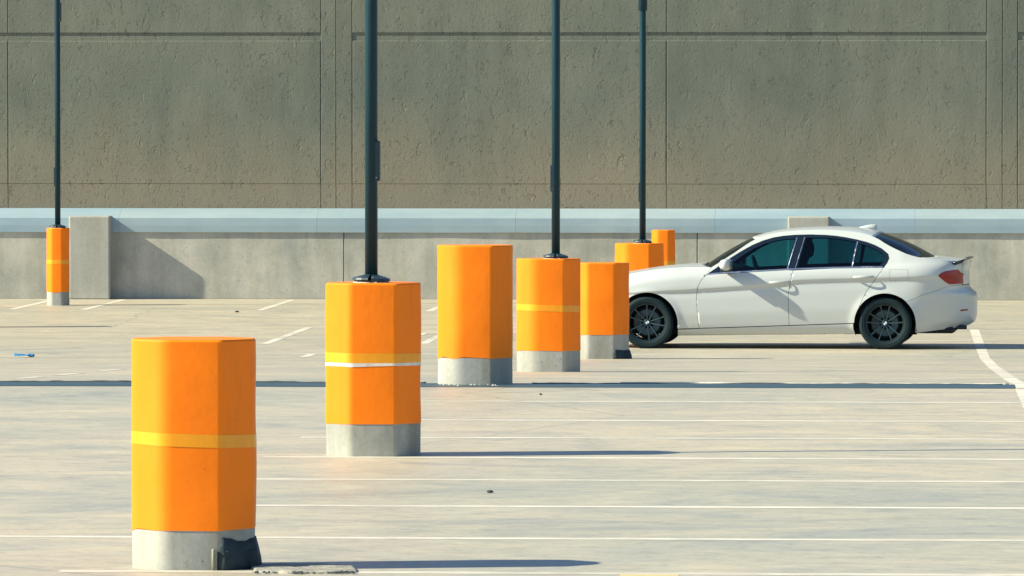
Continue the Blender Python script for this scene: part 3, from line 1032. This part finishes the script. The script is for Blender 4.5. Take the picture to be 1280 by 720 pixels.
def side_points(s):
    ed = [(x, EDGE(x)) for x in np.linspace(-2.05, .90, 46)]
    # body side: pillars, roof rail and rear quarter in one pressing
    sp = ed + [(.885, .90), (.885, .755), (.75, .752), (.60, .692), (.45, .652), (.262, .566)] + arc(ARCH[0], RA, 47, 149) + R_EDGE + WIN[4:] + [(-2.098, .882)]
    side = skin('side_panel', sp, M['paint'], CAR, s, grid=0.03)
    fend = skin('front_wing', [(-2.44, .236)] + F_EDGE + [(-2.05, .960)] + [(x, TOP(x)) for x in np.linspace(-2.09, -3.10, 18)] + [(-3.12, .70), (-3.115, .492)] +
                arc(ARCH[1], RA, 148, -9), M['paint'], CAR, s)
    fd = skin('front_door', F_EDGE + [(-1.15, .934)] + list(reversed(B_EDGE)), M['paint'], CAR, s)
    rd = skin('rear_door', B_EDGE + [(-.60, .956), (-.018, .964)] + list(reversed(R_EDGE))[1:-1] + arc(ARCH[0], RA, 149, 179)[:-1] + [(-.372, .311)], M['paint'], CAR, s)
    skin('sill', [(-2.45, .150), (-2.44, .230), (-2.19, .240), (-1.128, .278), (-.375, .306), (-.372, .245), (-.352, .182)], M['paint'], CAR, s)
    skin('rear_bumper', [(.262, .566), (.45, .652), (.60, .692), (.75, .752), (.885, .752), ('r1', .750), ('r1', .285), (.95, .272), (.853, .256), (.60, .225), (.352, .196)] +
         arc(ARCH[0], RA, -14, 47), M['paint'], CAR, s, gap=.0008)
    skin('boot_panel', [(.89, .758), ('r1', .756), ('r1', 1.03), (.905, 1.03)], M['paint'], CAR, s)
    skin('front_bumper', [(-3.115, .492), (-3.12, .70), (-3.10, .84), (-3.2, .825), (-3.33, .788), ('f1', .775), ('f1', .20), (-3.35, .17), (-3.16, .20)] +
         arc(ARCH[1], RA, 196, 148), M['paint'], CAR, s)
    skin('head_lamp', [(-3.06, .735), (-3.15, .765), (-3.30, .735), ('f0.66', .70), ('f0.66', .62), (-3.33, .615), (-3.16, .66)], M['lamp_clear'], CAR, s, off=.006, gap=0, creases=False)
    skin('grille', [('f0.74', .72), ('f0.985', .735), ('f0.985', .54), ('f0.80', .55)], M['black_gloss'], CAR, s, off=.008, gap=0, creases=False)
    skin('air_intake', [('f0.45', .36), ('f0.66', .40), ('f0.99', .40), ('f0.99', .26), ('f0.5', .25)], M['black'], CAR, s, off=.004, gap=0, creases=False)
    # lamps at the rear
    tl = skin('tail_lamp', TAILL, M['red'], CAR, s, off=.006, gap=0, creases=False, thick=.02)
    skin('lamp_strip', [(.76, .852), (.845, .862), ('r0.69', .835), ('r0.69', .800), (.80, .800)], M['amber'], tl, s, off=.008, gap=0, creases=False, thick=.004)
    skin('reflector', [(.865, .445), (.95, .452), (.95, .468), (.875, .466)], M['red'], CAR, s, off=.005, gap=0, creases=False, thick=.006)
    # glass
    skin('window_trim', WIN, M['black_gloss'], CAR, s, off=-.006, gap=.001, holes=(P_FRONT, P_REAR, P_QUART), creases=False, thick=.02)
    for own, pl in ((fd, P_FRONT), (rd, P_REAR), (rd, P_QUART)):
        skin('window_pane', pl, M['glass'], own, s, off=-.012, gap=0, creases=False, thick=0)
    strip_b = [(-2.09, .874)] + [(x, interp(x, [(-2.1, .877), (-1.15, .934), (-.6, .956), (-.018, .964)]) + .002) for x in np.linspace(-2.0, -.03, 30)]
    skin('belt_trim', strip_b + [(x, z + .013) for x, z in reversed(strip_b)], M['chrome'], CAR, s, off=.003, gap=0, creases=False, thick=.008)
    for nm, p0, p1, w in (('frame_bar', (-1.150, .950), (-1.052, 1.312), .010), ('frame_bar', (-1.058, .958), (-.962, 1.318), .005), ('frame_bar', (-.392, .978), (-.336, 1.268), .012)):
        skin(nm, [(p0[0] - w / 2, p0[1]), (p0[0] + w / 2, p0[1]), (p1[0] + w / 2, p1[1]), (p1[0] - w / 2, p1[1])], M['chrome'], CAR, s, off=.002, gap=0, creases=False, thick=.006)
    # handles: a cupped recess plate and a curved grip
    for own, hx, hz in ((fd, -1.255, .776), (rd, -.27, .842)):
        skin('handle_cup', [(hx - .10, hz), (hx - .05, hz - .028), (hx + .05, hz - .030), (hx + .13, hz - .012), (hx + .135, hz + .012), (hx + .05, hz + .028), (hx - .05, hz + .024)],
             M['paint'], own, s, off=.0025, gap=0, creases=False, thick=.002)
        rl = []
        for k in range(13):
            t = k / 12
            x = hx - .105 + .235 * t
            y = half(x, hz) + .003 + .042 * math.sin(PI * t) ** .5
            z = hz + .012 + .006 * t
            rr = .0125 + .006 * math.sin(PI * t)
            rl.append([(x, s * (y + .007 * math.cos(2 * PI * j / 8)), z + rr * math.sin(2 * PI * j / 8)) for j in range(8)])
        rings('handle', rl, M['paint'], own, True)
    fo = [(.05, .815), (.27, .815), (.27, .945), (.05, .945)]
    fi = [(.0535, .8185), (.2665, .8185), (.2665, .9415), (.0535, .9415)]
    skin('flap_gap', fo, M['block'], side, s, off=.0012, gap=0, holes=(fi,), thick=0, creases=False)
    # door mirror
    bm = bmesh.new()
    bmesh.ops.create_icosphere(bm, subdivisions=3, radius=1.0)
    for v in bm.verts:
        x, y, z = v.co
        x2 = .092 * x if x < 0 else .060 * x
        xs = x2 + .055 * y * .5
        v.co = Vector((xs, .118 * math.copysign(abs(y) ** .8, y), .068 * math.copysign(abs(z) ** .75, z) * (1 - .18 * y)))
    mh = from_bm('mirror', bm, M['paint'], CAR, True, (-1.842, s * 1.012, .998))
    bm = bmesh.new()
    bmesh.ops.create_icosphere(bm, subdivisions=3, radius=1.0)
    for v in bm.verts:
        x, y, z = v.co
        v.co = Vector((.012 * x, .098 * math.copysign(abs(y) ** .8, y), .055 * math.copysign(abs(z) ** .75, z)))
    from_bm('mirror_glass', bm, M['black_gloss'], mh, True, (.058, 0, 0))
    bm = bmesh.new()
    bm_box(bm, -.075, .06, -.13 if s > 0 else -.05, .05 if s > 0 else .13, -.014, .014, .01, 2)
    from_bm('mirror_foot', bm, M['black_gloss'], mh, False, (-.005, 0, -.066))
    # inner shell, wheel-house liners
    low = [(-3.20, .20), (-.9, .20), (.80, .27), (.85, .88)] + [(x, BELT(x) - .03) for x in np.linspace(.5, -3.2, 28)]
    hol = [[(ax + .385 * math.cos(t), max(.14, az + .385 * math.sin(t))) for t in np.linspace(-1.2, PI + 1.2, 36)] for ax, az in ARCH]
    pts = dens([(to_a(x, z), z) for x, z in low], .05)
    n0 = 'inner_shell'
    skin(n0, low, M['liner'], CAR, s, off=-.035, gap=0, holes=hol, creases=False, thick=0)
    for ax, az in ARCH:
        rl = [[(ax + .375 * math.cos(t), s * y, az + .375 * math.sin(t)) for t in np.linspace(-.35, PI + .35, 28)] for y in (.845, .56)]
        lo = rings('wheel_liner', rl, M['liner'], CAR, True, False, False, False)
        bm = bmesh.new()
        vs = [bm.verts.new((ax + .38 * math.cos(t), s * .56, az + .38 * math.sin(t))) for t in np.linspace(-.35, PI + .35, 28)]
        bm.faces.new(vs)
        from_bm('liner_back', bm, M['liner'], lo)


for s in (-1, 1):
    side_points(s)

# --- top panels
ROOFC = smooth_curve([(-1.618, 1.306), (-1.451, 1.358), (-1.204, 1.405), (-.93, 1.425), (-.713, 1.432), (-.364, 1.422), (-.20, 1.398), (-.07, 1.362)])


def f_roof(u, v):
    xe = -1.543 + (-.142 + 1.543) * v
    xc = -1.618 + (-.07 + 1.618) * v
    b = 1 - abs(u) ** 2.4
    e = EDGE(xe) - .003
    return (xe + (xc - xe) * (1 - u * u), u * (half(xe, e) - .002), e + (max(ROOFC(xc), e) - e) * b)


def f_screen(u, v):
    xe = -2.05 + (-1.543 + 2.05) * v - .006
    e = EDGE(xe) - .002
    xc = -2.185 + (-1.618 + 2.185) * v
    zc = .966 + (1.304 - .966) * v + .018 * math.sin(PI * v)
    b = 1 - abs(u) ** 2.2
    return (xe + (xc - xe) * b, u * (half(xe, e) - .008), e + (zc - e) * b)


def f_rear(u, v):
    xe = -.142 + (.42 + .142) * v + .004
    e = EDGE(xe) - .002
    xc = -.07 + (.545 + .07) * v
    zc = 1.360 + (1.078 - 1.360) * v + .022 * math.sin(PI * v)
    b = 1 - abs(u) ** 2.4
    return (xe + (xc - xe) * b, u * (half(xe, e) - .010), e + (zc - e) * b)


def f_boot(u, v):
    xe = .42 + (.905 - .42) * v
    e = EDGE(xe) - .001
    xc = .545 + (.975 - .545) * v
    zc = 1.078 + (1.045 - 1.078) * v + .004 * math.sin(PI * v)
    b = 1 - abs(u) ** 2.2
    _, yy, _ = lift(to_a(xe, e), e)
    return (xe + (xc - xe) * b, u * (yy - .003), e + (zc - e) * b)


def f_hood(u, v):
    xe = -2.05 + (-3.33 + 2.05) * v
    e = TOP(xe) - .001
    xc = -2.19 + (-3.485 + 2.19) * v
    zc = .985 + (.80 - .985) * (0.25 * v + 0.75 * v ** 2.2)
    b = 1 - abs(u) ** 2.0
    _, yy, _ = lift(to_a(xe, e), e)
    z = e + (zc - e) * b
    z += .010 * math.exp(-((abs(u) - .55) / .10) ** 2) * (1 - v)        # bonnet ridges
    return (xe + (xc - xe) * b, u * (yy - .004), z)


sheet('roof', f_roof, 28, 30, M['paint'], CAR, flip=True)
sheet('windscreen', f_screen, 24, 14, M['wglass'], CAR, 0, True)
sheet('rear_window', f_rear, 24, 14, M['rglass'], CAR, 0, True)
sheet('boot_lid', f_boot, 28, 10, M['paint'], CAR, flip=True)
sheet('bonnet', f_hood, 32, 26, M['paint'], CAR)
# cowl below the windscreen and wipers
sheet('cowl', lambda u, v: (-2.20 + .13 * v + .13 * u * u, u * .80, .950 + .006 * (1 - u * u)), 16, 3, M['black'], CAR, .01)
for (y0, y1) in ((-.55, .05), (.02, .60)):
    rl = [[(-2.165 + .012 * t - .004 * math.cos(2 * PI * j / 6) + .07 * ((y0 + (y1 - y0) * t) / .8) ** 2, y0 + (y1 - y0) * t, .984 + .012 * t + .007 * math.sin(2 * PI * j / 6)) for j in range(6)] for t in np.linspace(0, 1, 8)]
    rings('wiper', rl, M['black'], CAR, True)
# lip spoiler on the boot
rl = []
for u in np.linspace(-1, 1, 25):
    y = .69 * u
    xb = .995 - .085 * abs(u) ** 3
    z = 1.050 - .012 * abs(u) ** 3
    rl.append([(xb - .165, y, z - .020), (xb - .09, y, z - .006), (xb, y, z + .024), (xb + .004, y, z + .016), (xb - .03, y, z - .022), (xb - .10, y, z - .045)])
rings('spoiler', rl, M['black_gloss'], CAR, True)
# shark fin aerial
rl = []
for (x0, x1, w, z) in ((-.365, -.135, .030, 1.395), (-.355, -.145, .026, 1.425), (-.27, -.150, .014, 1.447), (-.215, -.155, .006, 1.456)):
    rl.append([((x0 + x1) / 2 + (x1 - x0) / 2 * math.cos(t), w * math.sin(t), z) for t in np.linspace(0, 2 * PI, 16, endpoint=False)])
rings('aerial_fin', rl, M['paint'], CAR, True)
# exhaust and under-floor
for y in (-.45,):
    rl = [[(x, y + .032 * math.cos(t), .255 + .026 * math.sin(t)) for t in np.linspace(0, 2 * PI, 14, endpoint=False)] for x in (.55, .94)]
    rings('exhaust', rl, M['black'], CAR, True)
bm = bmesh.new(); bm_box(bm, -3.30, .80, -.60, .60, .185, .26, .03, 2)
bm_box(bm, -2.38, -.42, -.80, .80, .185, .25, .02, 1)
from_bm('floor_pan', bm, M['liner'], CAR)

# --- cabin
for sy in (-.37, .37):
    bm = bmesh.new()
    bm_box(bm, -1.75, -1.22, sy - .25, sy + .25, .36, .52, .05, 3)
    st = from_bm('seat', bm, M['seat'], CAR)
    rl = [[(-1.26 + .26 * t + (.055 - .02 * t) * math.cos(a), sy + (.23 - .05 * t) * math.copysign(abs(math.sin(a)) ** .6, math.sin(a)), .46 + .60 * t + .02 * math.sin(a)) for a in np.linspace(0, 2 * PI, 16, endpoint=False)] for t in (0, .25, .5, .75, .95, 1.02)]
    rings('backrest', rl, M['seat'], st, True)
    bm = bmesh.new(); bmesh.ops.create_icosphere(bm, subdivisions=2, radius=1)
    for v in bm.verts: v.co = Vector((v.co.x * .052, math.copysign(abs(v.co.y) ** .7, v.co.y) * .13, math.copysign(abs(v.co.z) ** .7, v.co.z) * .105))
    from_bm('headrest', bm, M['seat'], st, True, (-.965, sy, 1.155))
bm = bmesh.new()
bm_box(bm, -.62, -.10, -.66, .66, .40, .60, .05, 3)
st = from_bm('rear_bench', bm, M['seat'], CAR)
rl = [[(-.20 + .22 * t + .06 * math.cos(a), .64 * math.copysign(abs(math.sin(a)) ** .35, math.sin(a)), .55 + .47 * t) for a in np.linspace(0, 2 * PI, 20, endpoint=False)] for t in (0, .5, .95, 1.0)]
rings('backrest', rl, M['seat'], st, True)
for sy in (-.40, .40):
    bm = bmesh.new(); bmesh.ops.create_icosphere(bm, subdivisions=2, radius=1)
    for v in bm.verts: v.co = Vector((v.co.x * .05, math.copysign(abs(v.co.y) ** .7, v.co.y) * .13, math.copysign(abs(v.co.z) ** .7, v.co.z) * .075))
    from_bm('headrest', bm, M['seat'], st, True, (.03, sy, 1.065))
sheet('dashboard', lambda u, v: (-2.10 + .42 * v, u * .72, .93 - .03 * v * v + .02 * math.sin(PI * v) - (.25 if v > .99 else 0)), 12, 8, M['seat'], CAR, .03)
sheet('parcel_shelf', lambda u, v: (.05 + .42 * v, u * .66, 1.0 + .03 * v), 8, 3, M['seat'], CAR, .02)
bm = bmesh.new()
for i in range(24):
    pass
nn, mm = 28, 8
vv = []
for i in range(nn):
    a = 2 * PI * i / nn
    for j in range(mm):
        b = 2 * PI * j / mm
        r = .18 + .015 * math.cos(b)
        vv.append((-1.60 + .015 * math.sin(b) + .35 * r * math.sin(a) * -1 * .8, .37 + r * math.cos(a), .90 + .93 * r * math.sin(a)))
ff = [(i * mm + j, i * mm + (j + 1) % mm, ((i + 1) % nn) * mm + (j + 1) % mm, ((i + 1) % nn) * mm + j) for i in range(nn) for j in range(mm)]
from_data('steering_wheel', vv, ff, M['seat'], CAR, True)
bm.free()


# --- wheels: axis along local y, outer face at -y
def lathe_y(name, prof, mat, parent, n=48, cap=False):
    rl = [[(r * math.cos(2 * PI * k / n), y, r * math.sin(2 * PI * k / n)) for k in range(n)] for r, y in prof]
    return autosmooth(rings(name, rl, mat, parent, True, cap, cap), 40)


def make_wheel():
    t = bpy.data.objects.new('wheel', None)
    link(t, CAR)
    # tyre with rounded shoulders and a squashed contact patch
    ty = lathe_y('tyre', [(.220, -.098), (.232, -.108), (.262, -.113), (.290, -.108), (.303, -.095), (.3105, -.075), (.312, 0), (.3105, .075), (.303, .095), (.285, .108),
                          (.25, .110), (.222, .10)], M['tyre'], t, 72)
    for (r, y) in ((.275, -.1125),):
        lathe_y('sidewall_rib', [(r - .004, y), (r, y - .0025), (r + .004, y)], M['tyre'], t, 64)
    lathe_y('rim', [(.206, -.088), (.212, -.098), (.222, -.100), (.224, -.094), (.215, -.086), (.205, -.05), (.196, .02), (.205, .09), (.22, .10)], M['rim'], t, 64)
    # five pairs of thin spokes
    for k in range(5):
        for sd in (-1, 1):
            a = math.radians(90 + 72 * k)
            da = sd * math.radians(15)
            d = Vector((math.cos(a + da), 0, math.sin(a + da)))
            d0 = Vector((math.cos(a + da * 1.1), 0, math.sin(a + da * 1.1)))
            pth = [(d0 * .035, -.060, .010, .014), (d0 * .09, -.074, .0075, .013), (d * .15, -.087, .0065, .011), (d * .210, -.094, .009, .010)]
            rl = []
            for p, y, w, th in pth:
                tn = Vector((-d.z, 0, d.x))
                rl.append([tuple(p + tn * w + Vector((0, y + th, 0))), tuple(p + tn * w * .8 + Vector((0, y, 0))), tuple(p - tn * w * .8 + Vector((0, y, 0))), tuple(p - tn * w + Vector((0, y + th, 0)))])
            rings('spoke', rl, M['spoke'], t, False)
    lathe_y('hub', [(.0, -.070), (.030, -.069), (.044, -.060), (.052, -.045), (.06, -.01)], M['rim'], t, 32)
    for k in range(5):
        a = math.radians(54 + 72 * k)
        o = lathe_y('wheel_bolt', [(.0001, -.070), (.008, -.069), (.009, -.05)], M['black'], t, 8)
        o.location = (.037 * math.cos(a), .004, .037 * math.sin(a))
    # hub badge: blue and white quarters inside a dark ring
    lathe_y('badge_ring', [(.0, -.0725), (.028, -.0725), (.030, -.069)], M['black_gloss'], t, 24)
    for k in range(4):
        pts = [(0, -.0735, 0)] + [(.021 * math.cos(x), -.0735, .021 * math.sin(x)) for x in np.linspace(k * PI / 2, (k + 1) * PI / 2, 7)]
        from_data('badge_quarter', pts, [tuple(range(len(pts)))], M['badge_blue'] if k % 2 else M['badge_white'], t)
    dsc = lathe_y('brake_disc', [(.07, -.020), (.075, -.028), (.150, -.028), (.152, -.022), (.152, -.006), (.07, -.006)], M['disc'], t, 48)
    rl = [[(r * math.cos(a), y, r * math.sin(a)) for r, y in ((.095, -.04), (.162, -.04), (.162, .01), (.095, .01))] for a in np.linspace(math.radians(140), math.radians(215), 10)]
    rings('caliper', rl, M['rim'], t, False)
    lathe_y('backing_plate', [(.0, .0), (.17, .002), (.19, .03)], M['liner'], t, 32)
    return t


def copy_tree(o, parent):
    c = o.copy()
    COL.objects.link(c)
    c.parent = parent
    for ch in list(o.children):
        if ch is not c: copy_tree(ch, c)
    return c


w0 = make_wheel()
spots = [(0.0, -.775, 0, 0), (-2.805, -.775, 0, 14), (0.0, .775, PI, 40), (-2.805, .775, PI, 25)]
wheels = [w0] + [copy_tree(w0, CAR) for _ in spots[1:]]
for wobj, (x, y, rz, spin) in zip(wheels, spots):
    wobj.location = (x, y, .3105)
    wobj.rotation_euler = (0, math.radians(spin), rz)
